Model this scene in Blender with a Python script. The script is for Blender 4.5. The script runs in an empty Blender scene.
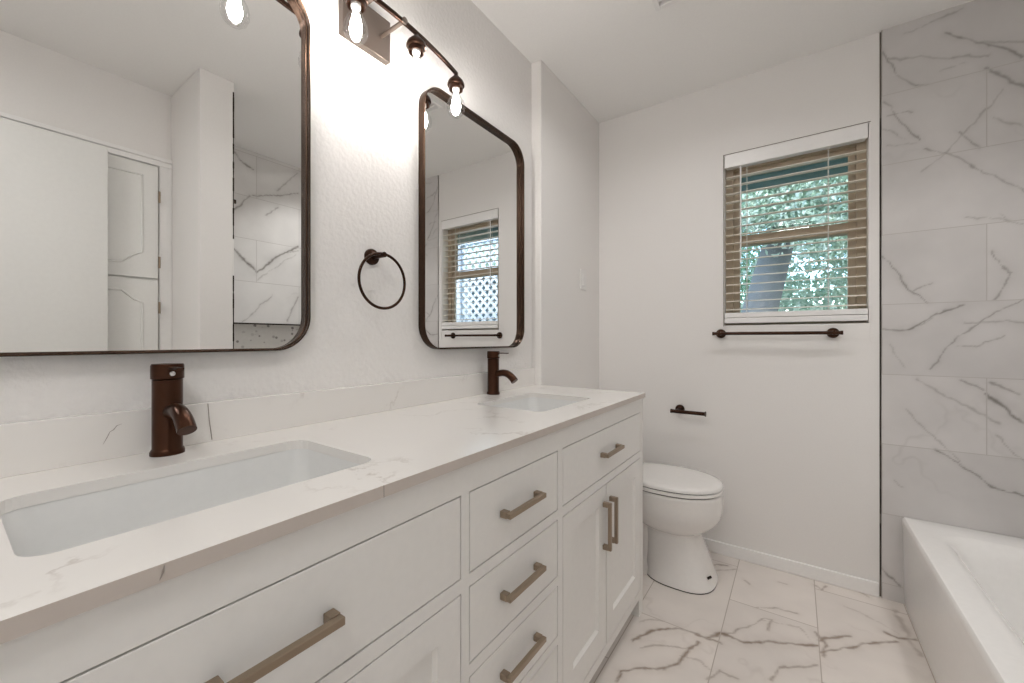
import bpy, bmesh, math, random
import numpy as np
from mathutils import Vector, Matrix

# ------------------------------------------------------------------ camera, sky, big lights, exposure
SC = bpy.context.scene
COL = SC.collection
CEIL = 2.44
H = 1.111                      # camera height
cam_d = bpy.data.cameras.new('camera'); cam = bpy.data.objects.new('camera', cam_d); COL.objects.link(cam)
cam.location = (0, 0, H)
cam.rotation_euler = (math.radians(90), 0, math.radians(35.0))
cam_d.sensor_fit = 'HORIZONTAL'; cam_d.sensor_width = 36.0
cam_d.lens = 36.0 * 405.0 / 1024.0
cam_d.shift_y = -2.0 / 1024.0
cam_d.clip_start = 0.01
SC.camera = cam
SC.view_settings.view_transform = 'Standard'
SC.view_settings.look = 'None'
SC.view_settings.gamma = 1.0
SC.view_settings.use_curve_mapping = False
SC.view_settings.exposure = 0.16
SC.cycles.use_denoising = True
SC.cycles.max_bounces = 10
SC.cycles.diffuse_bounces = 6
SC.cycles.glossy_bounces = 6
SC.cycles.transparent_max_bounces = 16
SC.cycles.sample_clamp_indirect = 4.0
SC.cycles.caustics_reflective = False
SC.cycles.caustics_refractive = False

W = bpy.data.worlds.new('sky'); SC.world = W; W.use_nodes = True
wn = W.node_tree.nodes; wl = W.node_tree.links; wn.clear()
sky = wn.new('ShaderNodeTexSky'); sky.sky_type = 'NISHITA'; sky.sun_disc = False
sky.sun_elevation = math.radians(48); sky.sun_rotation = math.radians(140)
bg = wn.new('ShaderNodeBackground'); bg.inputs['Strength'].default_value = 0.78
wo = wn.new('ShaderNodeOutputWorld'); wl.new(sky.outputs[0], bg.inputs[0]); wl.new(bg.outputs[0], wo.inputs[0])

def lamp(name, kind, loc, power, color=(1, .93, .84), rot=(0, 0, 0), size=.3, size_y=None):
    d = bpy.data.lights.new(name, kind); o = bpy.data.objects.new(name, d); COL.objects.link(o)
    o.location = loc; o.rotation_euler = rot; d.energy = power; d.color = color
    if kind == 'AREA':
        d.size = size
        if size_y: d.shape = 'RECTANGLE'; d.size_y = size_y
    elif kind == 'SUN': d.angle = size
    else: d.shadow_soft_size = size
    return o
R = math.radians
SUN = lamp('sun', 'SUN', (3, -4, 6), 2.6, (1, .96, .88), (R(48), 0, R(40)), R(1))
# unseen fill lamps added behind the camera, in the hall, over tub, at vent
ROOM_FILL_POWER = 8.0
SHOWER_FILL_POWER = 2.8
VENT_FILL_POWER = 3.1
HALL_FILL_POWER = 6.0
BULB_STRENGTH = 150.0
lamp('hall_fill', 'AREA', (1.35, -.7, 2.38), HALL_FILL_POWER, (1, .985, .97), (0, 0, 0), .5)  # added soft fill through the doorway, source unseen
lamp('shower_fill', 'AREA', (.72, 1.60, CEIL - .012), SHOWER_FILL_POWER, (1, .985, .97), (0, 0, 0), .14).data.spread = R(105)  # added downlight, hidden from view, to lift the tub end
lamp('vent_fill', 'AREA', (-.32, 1.49, CEIL - .04), VENT_FILL_POWER, (1, .985, .97), (0, 0, 0), .14).data.spread = R(155)  # glow added under the vent to brighten the far end
lamp('room_fill', 'AREA', (-.02, -.5, 2.345), ROOM_FILL_POWER, (1, .985, .97), (0, 0, 0), .3)  # added fill from behind the camera

# ------------------------------------------------------------------ materials
def mat(name, col, rough=.5, metal=0., spec=.5, bump=0., bscale=60., bdetail=4., coat=0.):
    m = bpy.data.materials.new(name); m.use_nodes = True
    nt = m.node_tree; p = nt.nodes['Principled BSDF']
    tc = nt.nodes.new('ShaderNodeTexCoord')
    n = nt.nodes.new('ShaderNodeTexNoise'); n.inputs['Scale'].default_value = bscale; n.inputs['Detail'].default_value = bdetail
    nt.links.new(tc.outputs['Object'], n.inputs['Vector'])
    mr = nt.nodes.new('ShaderNodeMapRange'); mr.inputs['To Min'].default_value = .97; mr.inputs['To Max'].default_value = 1.03
    nt.links.new(n.outputs['Fac'], mr.inputs['Value'])
    vm = nt.nodes.new('ShaderNodeVectorMath'); vm.operation = 'SCALE'; vm.inputs[0].default_value = col[:3]
    nt.links.new(mr.outputs[0], vm.inputs['Scale']); nt.links.new(vm.outputs[0], p.inputs['Base Color'])
    p.inputs['Roughness'].default_value = rough; p.inputs['Metallic'].default_value = metal
    p.inputs['Specular IOR Level'].default_value = spec; p.inputs['Coat Weight'].default_value = coat
    if bump:
        b = nt.nodes.new('ShaderNodeBump'); b.inputs['Strength'].default_value = bump; b.inputs['Distance'].default_value = .004
        nt.links.new(n.outputs['Fac'], b.inputs['Height']); nt.links.new(b.outputs[0], p.inputs['Normal'])
    return m

def emit(name, col, strength):
    m = bpy.data.materials.new(name); m.use_nodes = True; nt = m.node_tree; nt.nodes.clear()
    e = nt.nodes.new('ShaderNodeEmission'); e.inputs[0].default_value = (*col, 1); e.inputs[1].default_value = strength
    o = nt.nodes.new('ShaderNodeOutputMaterial'); nt.links.new(e.outputs[0], o.inputs[0])
    return m

def thin_glass(name, tint=(1, 1, 1), ior=1.5, rough=0.0, boost=1.0):
    m = bpy.data.materials.new(name); m.use_nodes = True; nt = m.node_tree; nt.nodes.clear()
    t = nt.nodes.new('ShaderNodeBsdfTransparent'); t.inputs[0].default_value = (*tint, 1)
    g = nt.nodes.new('ShaderNodeBsdfGlossy'); g.inputs['Roughness'].default_value = rough
    f = nt.nodes.new('ShaderNodeFresnel'); f.inputs[0].default_value = ior
    mu = nt.nodes.new('ShaderNodeMath'); mu.operation = 'MULTIPLY'; mu.inputs[1].default_value = boost; mu.use_clamp = True
    mx = nt.nodes.new('ShaderNodeMixShader'); o = nt.nodes.new('ShaderNodeOutputMaterial')
    nt.links.new(f.outputs[0], mu.inputs[0]); nt.links.new(mu.outputs[0], mx.inputs[0])
    nt.links.new(t.outputs[0], mx.inputs[1]); nt.links.new(g.outputs[0], mx.inputs[2]); nt.links.new(mx.outputs[0], o.inputs[0])
    return m

WALLC = (.83, .812, .795)
M_wall = mat('painted_wall', WALLC, .7, bump=.06, bscale=180)
M_vwall = mat('textured_painted_wall', WALLC, .65, bump=.55, bscale=75, bdetail=5)
M_ceil = mat('ceiling_paint', (.86, .85, .835), .8, bump=.05, bscale=120)
M_trim = mat('gloss_white_trim', (.88, .87, .86), .35)
M_cab = mat('white_cabinet_paint', (.80, .785, .76), .38)
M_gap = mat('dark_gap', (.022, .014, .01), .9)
M_gapl = mat('rough_board_edge', (.22, .19, .16), .9, bump=.5, bscale=300)
M_bronze = mat('dark_bronze', (.04, .018, .01), .3, .8)
M_frame = mat('bronze_mirror_frame', (.06, .035, .023), .26, .85)
M_bronze_b = mat('dark_brown_bronze', (.052, .019, .008), .3, .75)
M_brush = mat('brushed_champagne_metal', (.36, .285, .215), .36, .9)
M_nickel = mat('brown_nickel_plate', (.22, .18, .155), .33, .9)
M_chrome = mat('chrome', (.8, .8, .8), .15, 1.)
M_porc = mat('white_porcelain', (.84, .82, .80), .12, coat=.3)
M_sink = mat('white_sink_porcelain', (.78, .785, .78), .1, coat=.3)
M_tub = mat('white_tub_enamel', (.90, .89, .875), .15, coat=.3)
M_plastic = mat('white_plastic', (.82, .81, .8), .4)
M_slat = mat('blind_slat', (.84, .79, .70), .45)
M_cord = mat('blind_cord', (.75, .74, .7), .7)
M_sash = mat('tan_sash', (.58, .48, .37), .5)
M_door = mat('door_paint', (.80, .80, .78), .45)
M_grass = mat('ground_leaf_litter', (.16, .17, .1), .9, bump=.6, bscale=20)
M_soffit = mat('teal_grey_soffit', (.2, .33, .35), .6)
M_lattice = mat('white_lattice_paint', (.72, .78, .86), .6)
M_siding = mat('blue_grey_siding', (.2, .27, .33), .7)
M_fill = emit('filament_light', (1.0, .945, .89), BULB_STRENGTH)
M_added_glow = emit('added_lamp_glow', (1, .95, .88), 3.0)  # glow of the two added ceiling fixtures
M_bulb = thin_glass('bulb_glass', (.98, .98, .98), 1.45, 0.0, .3)
M_pane = thin_glass('window_pane', (.96, .99, .98), 1.45, 0.0, .6)
m = bpy.data.materials.new('silvered_mirror'); m.use_nodes = True
p = m.node_tree.nodes['Principled BSDF']; p.inputs['Base Color'].default_value = (.90, .905, .90, 1); p.inputs['Metallic'].default_value = 1; p.inputs['Roughness'].default_value = 0
M_mirror = m

def nmath(nt, op, a, b=None, clamp=False):
    n = nt.nodes.new('ShaderNodeMath'); n.operation = op; n.use_clamp = clamp
    for i, v in enumerate((a, b)):
        if v is None: continue
        if isinstance(v, (int, float)): n.inputs[i].default_value = v
        else: nt.links.new(v, n.inputs[i])
    return n.outputs[0]

def stone(name, base, vein, grout, axes, bw, bh, mortar, offset, rough=.25, cloud=.06):
    """Tiles: brick pattern for the joints, a 'vein' attribute for the stone's own veins."""
    m = bpy.data.materials.new(name); m.use_nodes = True; nt = m.node_tree; p = nt.nodes['Principled BSDF']
    L = nt.links.new
    tc = nt.nodes.new('ShaderNodeTexCoord'); sp = nt.nodes.new('ShaderNodeSeparateXYZ'); L(tc.outputs['Object'], sp.inputs[0])
    cb = nt.nodes.new('ShaderNodeCombineXYZ')
    L(nmath(nt, 'SUBTRACT', sp.outputs[axes[0]], axes[2]), cb.inputs[0]); L(nmath(nt, 'SUBTRACT', sp.outputs[axes[1]], axes[3]), cb.inputs[1])
    br = nt.nodes.new('ShaderNodeTexBrick'); L(cb.outputs[0], br.inputs['Vector'])
    br.inputs['Scale'].default_value = 1; br.inputs['Brick Width'].default_value = bw; br.inputs['Row Height'].default_value = bh
    br.inputs['Mortar Size'].default_value = mortar; br.inputs['Mortar Smooth'].default_value = .3; br.offset = offset; br.offset_frequency = 2
    br.inputs['Color1'].default_value = (1, 1, 1, 1); br.inputs['Color2'].default_value = (.93, .93, .93, 1); br.inputs['Mortar'].default_value = (1, 1, 1, 1)
    at = nt.nodes.new('ShaderNodeAttribute'); at.attribute_name = 'vein'
    n = nt.nodes.new('ShaderNodeTexNoise'); n.inputs['Scale'].default_value = 5; n.inputs['Detail'].default_value = 6; L(tc.outputs['Object'], n.inputs['Vector'])
    mr = nt.nodes.new('ShaderNodeMapRange'); mr.inputs['From Min'].default_value = .3; mr.inputs['From Max'].default_value = .7
    mr.inputs['To Min'].default_value = 1 - cloud; mr.inputs['To Max'].default_value = 1 + cloud; L(n.outputs['Fac'], mr.inputs['Value'])
    m1 = nt.nodes.new('ShaderNodeMixRGB'); m1.inputs[1].default_value = (*base, 1); m1.inputs[2].default_value = (*vein, 1); L(at.outputs['Fac'], m1.inputs[0])
    v = nt.nodes.new('ShaderNodeVectorMath'); v.operation = 'SCALE'; L(m1.outputs[0], v.inputs[0]); L(mr.outputs[0], v.inputs['Scale'])
    v2 = nt.nodes.new('ShaderNodeVectorMath'); v2.operation = 'MULTIPLY'; L(v.outputs[0], v2.inputs[0]); L(br.outputs['Color'], v2.inputs[1])
    m2 = nt.nodes.new('ShaderNodeMixRGB'); L(br.outputs['Fac'], m2.inputs[0]); L(v2.outputs[0], m2.inputs[1]); m2.inputs[2].default_value = (*grout, 1)
    L(m2.outputs[0], p.inputs['Base Color'])
    L(nmath(nt, 'ADD', nmath(nt, 'MULTIPLY', br.outputs['Fac'], .5), rough, True), p.inputs['Roughness'])
    b = nt.nodes.new('ShaderNodeBump'); b.invert = True; b.inputs['Strength'].default_value = .5; b.inputs['Distance'].default_value = .001
    L(br.outputs['Fac'], b.inputs['Height']); L(b.outputs[0], p.inputs['Normal'])
    return m

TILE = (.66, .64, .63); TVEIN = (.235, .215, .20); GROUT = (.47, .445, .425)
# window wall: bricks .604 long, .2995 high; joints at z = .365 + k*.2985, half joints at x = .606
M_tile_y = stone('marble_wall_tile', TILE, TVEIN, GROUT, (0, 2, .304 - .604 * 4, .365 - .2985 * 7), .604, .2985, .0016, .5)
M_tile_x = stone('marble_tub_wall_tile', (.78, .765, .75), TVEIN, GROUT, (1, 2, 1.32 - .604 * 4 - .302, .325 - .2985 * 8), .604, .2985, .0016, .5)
M_tile_f = stone('marble_floor_tile', (.79, .735, .69), (.25, .18, .13), (.50, .44, .39), (1, 0, 1.651 - .604 * 8, -.232 - .302 * 10), .604, .302, .0019, .5, .3, .05)

def quartz(name):
    m = bpy.data.materials.new(name); m.use_nodes = True; nt = m.node_tree; p = nt.nodes['Principled BSDF']; L = nt.links.new
    tc = nt.nodes.new('ShaderNodeTexCoord')
    n1 = nt.nodes.new('ShaderNodeTexNoise'); n1.inputs['Scale'].default_value = 3.2; n1.inputs['Detail'].default_value = 7; n1.inputs['Roughness'].default_value = .6
    L(tc.outputs['Object'], n1.inputs['Vector'])
    a = nmath(nt, 'ABSOLUTE', nmath(nt, 'SUBTRACT', n1.outputs['Fac'], .5))
    v = nmath(nt, 'SUBTRACT', 1., nmath(nt, 'MULTIPLY', a, 75.), True)
    n2 = nt.nodes.new('ShaderNodeTexNoise'); n2.inputs['Scale'].default_value = 7; n2.inputs['Detail'].default_value = 4; L(tc.outputs['Object'], n2.inputs['Vector'])
    g = nmath(nt, 'MULTIPLY', nmath(nt, 'SUBTRACT', n2.outputs['Fac'], .5), 6., True)
    fac = nmath(nt, 'MULTIPLY', nmath(nt, 'MULTIPLY', v, g), .55, True)
    mx = nt.nodes.new('ShaderNodeMixRGB'); mx.inputs[1].default_value = (.82, .80, .775, 1); mx.inputs[2].default_value = (.42, .37, .33, 1)
    L(fac, mx.inputs[0]); L(mx.outputs[0], p.inputs['Base Color']); p.inputs['Roughness'].default_value = .2; p.inputs['Coat Weight'].default_value = .08
    return m
M_quartz = quartz('veined_white_quartz')
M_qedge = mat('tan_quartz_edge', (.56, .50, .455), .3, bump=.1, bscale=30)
M_qvein = mat('quartz_vein', (.33, .29, .26), .3)

def pebble(name):
    m = bpy.data.materials.new(name); m.use_nodes = True; nt = m.node_tree; p = nt.nodes['Principled BSDF']; L = nt.links.new
    tc = nt.nodes.new('ShaderNodeTexCoord')
    v = nt.nodes.new('ShaderNodeTexVoronoi'); v.inputs['Scale'].default_value = 34; L(tc.outputs['Object'], v.inputs['Vector'])
    bw = nt.nodes.new('ShaderNodeRGBToBW'); L(v.outputs['Color'], bw.inputs[0])
    r = nt.nodes.new('ShaderNodeValToRGB'); L(bw.outputs[0], r.inputs[0]); e = r.color_ramp.elements
    e[0].position = .3; e[0].color = (.22, .2, .19, 1); e[1].position = .62; e[1].color = (.62, .6, .57, 1)
    dd = nmath(nt, 'MULTIPLY', nmath(nt, 'SUBTRACT', v.outputs['Distance'], .3), 8., True)
    mx = nt.nodes.new('ShaderNodeMixRGB'); L(dd, mx.inputs[0]); L(r.outputs[0], mx.inputs[1]); mx.inputs[2].default_value = (.6, .58, .55, 1)
    L(mx.outputs[0], p.inputs['Base Color']); p.inputs['Roughness'].default_value = .4
    return m
M_pebble = pebble('pebble_mosaic')

def foliage_mat(name, c1, c2):
    m = bpy.data.materials.new(name); m.use_nodes = True; nt = m.node_tree; p = nt.nodes['Principled BSDF']; L = nt.links.new
    tc = nt.nodes.new('ShaderNodeTexCoord'); n = nt.nodes.new('ShaderNodeTexNoise'); n.inputs['Scale'].default_value = 9
    L(tc.outputs['Object'], n.inputs['Vector'])
    r = nt.nodes.new('ShaderNodeValToRGB'); e = r.color_ramp.elements; e[0].position = .35; e[0].color = (*c1, 1); e[1].position = .65; e[1].color = (*c2, 1)
    L(n.outputs['Fac'], r.inputs[0]); L(r.outputs[0], p.inputs['Base Color']); p.inputs['Roughness'].default_value = .5
    tr = nt.nodes.new('ShaderNodeBsdfTranslucent'); L(r.outputs[0], tr.inputs[0])
    mx = nt.nodes.new('ShaderNodeMixShader'); mx.inputs[0].default_value = .45; o = nt.nodes['Material Output']
    L(p.outputs[0], mx.inputs[1]); L(tr.outputs[0], mx.inputs[2]); L(mx.outputs[0], o.inputs[0])
    return m
M_leaf = foliage_mat('mint_green_leaves', (.36, .49, .37), (.83, .88, .80))
M_leaf2 = foliage_mat('deep_green_leaves', (.12, .28, .16), (.36, .55, .38))
M_bark = mat('grey_bark', (.21, .205, .20), .9, bump=1., bscale=14)

# ------------------------------------------------------------------ mesh helpers
def link(o, parent=None, props=None):
    COL.objects.link(o)
    if parent is not None: o.parent = parent
    if props:
        for k, v in props.items(): o[k] = v
    return o
def thing(name, label, cat, loc=(0, 0, 0), group=None):
    o = bpy.data.objects.new(name, None); o.empty_display_size = .05; o.location = loc
    link(o); o['label'] = label; o['category'] = cat
    if group: o['group'] = group
    return o
def obj(name, bm, m, parent=None, smooth=None, bevel=0., seg=2, label=None, kind=None, cat=None, group=None):
    me = bpy.data.meshes.new(name)
    bmesh.ops.recalc_face_normals(bm, faces=bm.faces[:])
    bm.to_mesh(me); bm.free()
    for x in (m if isinstance(m, (list, tuple)) else [m]): me.materials.append(x)
    o = bpy.data.objects.new(name, me); COL.objects.link(o)
    if parent is not None:
        o.parent = parent; o.matrix_parent_inverse = Matrix.Identity(4)
        # meshes are written in world coordinates: bring them under the parent's origin
        pw = Vector((0, 0, 0)); q = parent
        while q is not None: pw += q.location; q = q.parent
        me.transform(Matrix.Translation(-pw))
    if bevel:
        b = o.modifiers.new('bevel', 'BEVEL'); b.width = bevel; b.segments = seg; b.limit_method = 'ANGLE'; b.angle_limit = R(40)
    if smooth is not None:
        me.polygons.foreach_set('use_smooth', [True] * len(me.polygons))
        try: me.set_sharp_from_angle(angle=R(smooth))
        except Exception: pass
    if label: o['label'] = label
    if kind: o['kind'] = kind
    if cat: o['category'] = cat
    if group: o['group'] = group
    return o
def struct(name, bm, m, parent=None, **k):
    return obj(name, bm, m, parent, kind=None if parent else 'structure', **k)
def NB(): return bmesh.new()
def box(bm, x0, x1, y0, y1, z0, z1, mi=0):
    v = [bm.verts.new(c) for c in ((x0,y0,z0),(x1,y0,z0),(x1,y1,z0),(x0,y1,z0),(x0,y0,z1),(x1,y0,z1),(x1,y1,z1),(x0,y1,z1))]
    for f in ((0,3,2,1),(4,5,6,7),(0,1,5,4),(1,2,6,5),(2,3,7,6),(3,0,4,7)):
        fc = bm.faces.new([v[i] for i in f]); fc.material_index = mi
    return bm
def BX(*a): return box(NB(), *a)
def ring_loft(bm, rings, cap0=True, cap1=True, closed=False, mi=0):
    vs = [[bm.verts.new(p) for p in r] for r in rings]; n = len(vs[0])
    pairs = list(zip(vs[:-1], vs[1:])) + ([(vs[-1], vs[0])] if closed else [])
    for a, b in pairs:
        for i in range(n):
            j = (i + 1) % n
            f = bm.faces.new((a[i], a[j], b[j], b[i])); f.material_index = mi
    if cap0 and not closed: bm.faces.new(vs[0][::-1]).material_index = mi
    if cap1 and not closed: bm.faces.new(vs[-1]).material_index = mi
    return vs
def frame_of(d):
    d = Vector(d).normalized(); u = Vector((0, 0, 1)) if abs(d.z) < .95 else Vector((1, 0, 0))
    a = d.cross(u).normalized(); return d, a, a.cross(d).normalized()
def lathe(bm, prof, base, axis=(0, 0, 1), n=28, cap=True):
    d, a, b = frame_of(axis); base = Vector(base)
    rings = [[base + d * h + (a * math.cos(t) + b * math.sin(t)) * max(r, 1e-4) for t in [2 * math.pi * i / n for i in range(n)]] for r, h in prof]
    ring_loft(bm, rings, cap, cap); return bm
def tube(bm, pts, r, n=14, closed=False, flat=None):
    pts = [Vector(p) for p in pts]; m = len(pts); rings = []; prev = None
    for i, p in enumerate(pts):
        if closed: d = pts[(i + 1) % m] - pts[i - 1]
        else: d = pts[min(i + 1, m - 1)] - pts[max(i - 1, 0)]
        d.normalize()
        if prev is None: _, a, b = frame_of(d)
        else:
            a = (prev - d * prev.dot(d)).normalized(); b = a.cross(d).normalized()
        prev = a; rr = r[i] if isinstance(r, (list, tuple)) else r
        rings.append([p + (a * math.cos(t) + b * math.sin(t)) * rr for t in [2 * math.pi * k / n for k in range(n)]])
    ring_loft(bm, rings, not closed, not closed, closed); return bm
def rrect(a0, a1, b0, b1, r, k=8):
    """rounded rectangle in the (a, b) plane, with outward normals"""
    out = []
    for cx, cy, s in ((a1 - r, b1 - r, 0), (a0 + r, b1 - r, 90), (a0 + r, b0 + r, 180), (a1 - r, b0 + r, 270)):
        for i in range(k + 1):
            t = R(s + 90 * i / k); out.append((cx + r * math.cos(t), cy + r * math.sin(t)))
    return out
def egg(xc, yc, af, ar, hy, n, N=48):
    out = []
    for i in range(N):
        t = 2 * math.pi * i / N; c, s = math.cos(t), math.sin(t)
        out.append((xc + (af if c > 0 else ar) * math.copysign(abs(c) ** (2 / n), c), yc + hy * math.copysign(abs(s) ** (2 / n), s)))
    return out

# ------------------------------------------------------------------ the stone's veins, laid out on the wall and floor planes
WALL_VEINS = [
  ([(0.307, 2.340), (0.367, 2.207), (0.403, 2.164), (0.435, 2.156)], 0.60, 0.0040),
  ([(0.498, 2.351), (0.548, 2.302), (0.588, 2.265), (0.640, 2.224), (0.699, 2.166)], 0.70, 0.0050),
  ([(0.601, 2.167), (0.647, 2.122), (0.699, 2.050)], 0.60, 0.0060),
  ([(0.314, 2.132), (0.345, 2.083), (0.376, 2.010), (0.418, 1.940)], 0.70, 0.0040),
  ([(0.329, 2.071), (0.397, 2.058)], 0.50, 0.0030),
  ([(0.307, 2.018), (0.376, 1.960)], 0.40, 0.0030),
  ([(0.537, 1.938), (0.588, 1.860)], 0.60, 0.0040),
  ([(0.320, 1.946), (0.406, 1.926)], 0.30, 0.0030),
  ([(0.435, 1.902), (0.510, 1.862), (0.598, 1.764), (0.699, 1.669)], 0.65, 0.0050),
  ([(0.307, 1.465), (0.339, 1.423), (0.379, 1.343), (0.397, 1.305), (0.441, 1.261)], 0.70, 0.0040),
  ([(0.397, 1.313), (0.456, 1.341)], 0.50, 0.0030),
  ([(0.617, 1.452), (0.629, 1.420), (0.667, 1.366), (0.652, 1.318), (0.627, 1.266)], 0.60, 0.0040),
  ([(0.301, 1.152), (0.385, 1.155), (0.473, 1.218), (0.548, 1.251)], 0.80, 0.0060),
  ([(0.329, 1.147), (0.421, 1.171), (0.501, 1.237)], 0.50, 0.0030),
  ([(0.699, 1.259), (0.598, 1.190), (0.526, 1.117), (0.453, 0.991)], 0.60, 0.0040),
  ([(0.532, 1.081), (0.588, 1.093), (0.657, 1.120)], 0.50, 0.0030),
  ([(0.326, 1.092), (0.373, 0.991)], 0.30, 0.0030),
  ([(0.604, 0.900), (0.652, 0.851), (0.699, 0.795)], 1.00, 0.0090),
  ([(0.534, 0.954), (0.596, 0.915)], 0.60, 0.0050),
  ([(0.614, 0.951), (0.689, 0.903)], 0.60, 0.0050),
  ([(0.464, 0.662), (0.548, 0.604), (0.614, 0.550), (0.699, 0.526)], 0.75, 0.0050),
  ([(0.345, 0.516), (0.370, 0.491)], 0.40, 0.0030),
  ([(0.304, 0.134), (0.336, 0.098), (0.364, 0.069)], 0.70, 0.0060),
  ([(0.479, 2.202), (0.548, 2.207)], 0.30, 0.0030),
  ([(0.640, 1.586), (0.670, 1.551)], 0.40, 0.0030),
]
FLOOR_VEINS = [
  ([(-0.495, 1.481), (-0.478, 1.518), (-0.440, 1.580), (-0.371, 1.644), (-0.291, 1.652), (-0.234, 1.658)], 0.85, 0.0090),
  ([(-0.473, 1.268), (-0.477, 1.323), (-0.430, 1.366), (-0.388, 1.395), (-0.330, 1.462), (-0.316, 1.553), (-0.292, 1.618)], 0.80, 0.0070),
  ([(-0.459, 1.459), (-0.419, 1.505), (-0.317, 1.558)], 0.50, 0.0050),
  ([(-0.274, 1.654), (-0.231, 1.706), (-0.163, 1.708), (-0.071, 1.763), (0.064, 1.837)], 0.95, 0.0100),
  ([(-0.220, 1.704), (-0.141, 1.812), (-0.103, 1.900), (-0.073, 1.900), (-0.086, 1.830)], 0.60, 0.0060),
  ([(-0.071, 1.573), (-0.038, 1.641), (0.060, 1.729)], 0.60, 0.0070),
  ([(0.074, 1.873), (0.130, 1.944), (0.167, 1.970)], 0.80, 0.0080),
  ([(0.071, 1.802), (0.124, 1.856), (0.201, 1.945), (0.311, 2.034)], 0.80, 0.0080),
  ([(0.069, 1.914), (0.091, 1.861), (0.076, 1.789)], 0.70, 0.0090),
  ([(-0.234, 1.449), (-0.205, 1.514), (-0.151, 1.507)], 0.50, 0.0060),
  ([(-0.138, 1.957), (-0.053, 2.001), (0.005, 2.012)], 0.60, 0.0050),
  ([(-0.360, 2.173), (-0.323, 2.221), (-0.281, 2.239)], 0.80, 0.0090),
  ([(-0.344, 2.132), (-0.240, 2.225)], 0.50, 0.0060),
  ([(0.281, 2.075), (0.318, 2.063), (0.370, 2.081)], 0.80, 0.0090),
  ([(-0.501, 1.593), (-0.472, 1.628), (-0.430, 1.643)], 0.40, 0.0050),
  ([(0.072, 2.297), (0.096, 2.260), (0.112, 2.307)], 0.60, 0.0060),
  ([(-0.070, 2.216), (-0.036, 2.222)], 0.50, 0.0060),
  ([(-0.191, 2.141), (-0.173, 2.125)], 0.50, 0.0080),
  ([(0.225, 2.333), (0.256, 2.312)], 0.40, 0.0080),
  ([(0.334, 2.265), (0.359, 1.992)], 0.40, 0.0140),
  ([(-0.115, 1.877), (0.014, 1.914), (0.050, 1.863)], 0.40, 0.0040),
  ([(0.169, 2.179), (0.272, 2.135), (0.323, 2.091)], 0.30, 0.0050),
  ([(-0.333, 1.508), (-0.271, 1.524), (-0.229, 1.492)], 0.40, 0.0040),
]
TUB_VEINS = [
  ([(1.175, 1.731), (1.321, 1.591), (1.426, 1.697), (1.611, 1.826)], 0.90, 0.0100),
  ([(1.347, 1.623), (1.481, 1.744), (1.611, 1.796)], 0.60, 0.0050),
  ([(1.175, 2.396), (1.234, 2.337), (1.301, 2.317)], 0.80, 0.0080),
  ([(1.296, 2.131), (1.426, 2.163), (1.611, 2.238)], 0.70, 0.0060),
  ([(1.175, 1.992), (1.276, 2.120)], 0.70, 0.0080),
  ([(1.222, 1.227), (1.426, 1.434)], 0.50, 0.0050),
  ([(1.532, 1.253), (1.611, 1.436)], 0.60, 0.0070),
  ([(1.386, 2.010), (1.459, 2.086)], 0.60, 0.0060),
  ([(1.454, 2.209), (1.611, 2.397)], 0.50, 0.0050),
  ([(1.321, 1.536), (1.596, 1.764)], 0.40, 0.0040),
]
rng = np.random.default_rng(7)
def vnoise(x, y, seed=0):
    def h(i, j): 
        s = np.sin(i * 127.1 + j * 311.7 + seed * 74.7) * 43758.5453
        return s - np.floor(s)
    i, j = np.floor(x), np.floor(y); fx, fy = x - i, y - j
    fx = fx * fx * (3 - 2 * fx); fy = fy * fy * (3 - 2 * fy)
    return (h(i, j) * (1 - fx) + h(i + 1, j) * fx) * (1 - fy) + (h(i, j + 1) * (1 - fx) + h(i + 1, j + 1) * fx) * fy
def fbm(x, y, seed=0):
    return sum(vnoise(x * f, y * f, seed + k) / f for k, f in enumerate((1, 2, 4, 8))) / 1.875
def vein_field(A, B, veins):
    """vein strength at the points (A, B)"""
    wa = A + (fbm(A * 14, B * 14, 3) - .5) * .022 + (fbm(A * 50, B * 50, 31) - .5) * .012; wb = B + (fbm(A * 14, B * 14, 9) - .5) * .022 + (fbm(A * 50, B * 50, 37) - .5) * .012
    out = np.zeros_like(A); mod = fbm(A * 30, B * 30, 21)
    for pl, s, w in veins:
        d = np.full(A.shape, 9.)
        for (x0, y0), (x1, y1) in zip(pl[:-1], pl[1:]):
            dx, dy = x1 - x0, y1 - y0; L = dx * dx + dy * dy + 1e-9
            t = np.clip(((wa - x0) * dx + (wb - y0) * dy) / L, 0, 1)
            d = np.minimum(d, np.hypot(wa - x0 - t * dx, wb - y0 - t * dy))
        width = w * (.25 + .95 * mod)
        out = np.maximum(out, min(1, s * 1.15) * np.clip(.35 + 1.2 * mod, 0, 1) * np.exp(-(d / width) ** 2))
        out = np.maximum(out, s * .2 * np.exp(-(d / (w * 3.2)) ** 2) * mod * 1.6)
    r = np.abs(fbm(A * 5 + 3, B * 5 + 9, 40) - .5)
    faint = np.clip(1 - r * 45, 0, 1) * np.clip((fbm(A * 3, B * 3, 50) - .52) * 5, 0, 1) * .14
    return np.clip(np.maximum(out, faint), 0, 1)
def random_veins(a0, a1, b0, b1, n, seed, s=.7):
    g = np.random.default_rng(seed); out = []
    for _ in range(n):
        a, b = g.uniform(a0, a1), g.uniform(b0, b1); ang = g.uniform(-.9, -.3) if g.random() < .6 else g.uniform(.2, .8)
        pl = [(a, b)]
        for _ in range(g.integers(2, 5)):
            ang += g.normal(0, .14); st = g.uniform(.05, .14); a += st * math.cos(ang); b += st * math.sin(ang); pl.append((a, b))
        out.append((pl, g.uniform(.4, s), g.uniform(.003, .006)))
    return out
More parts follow.
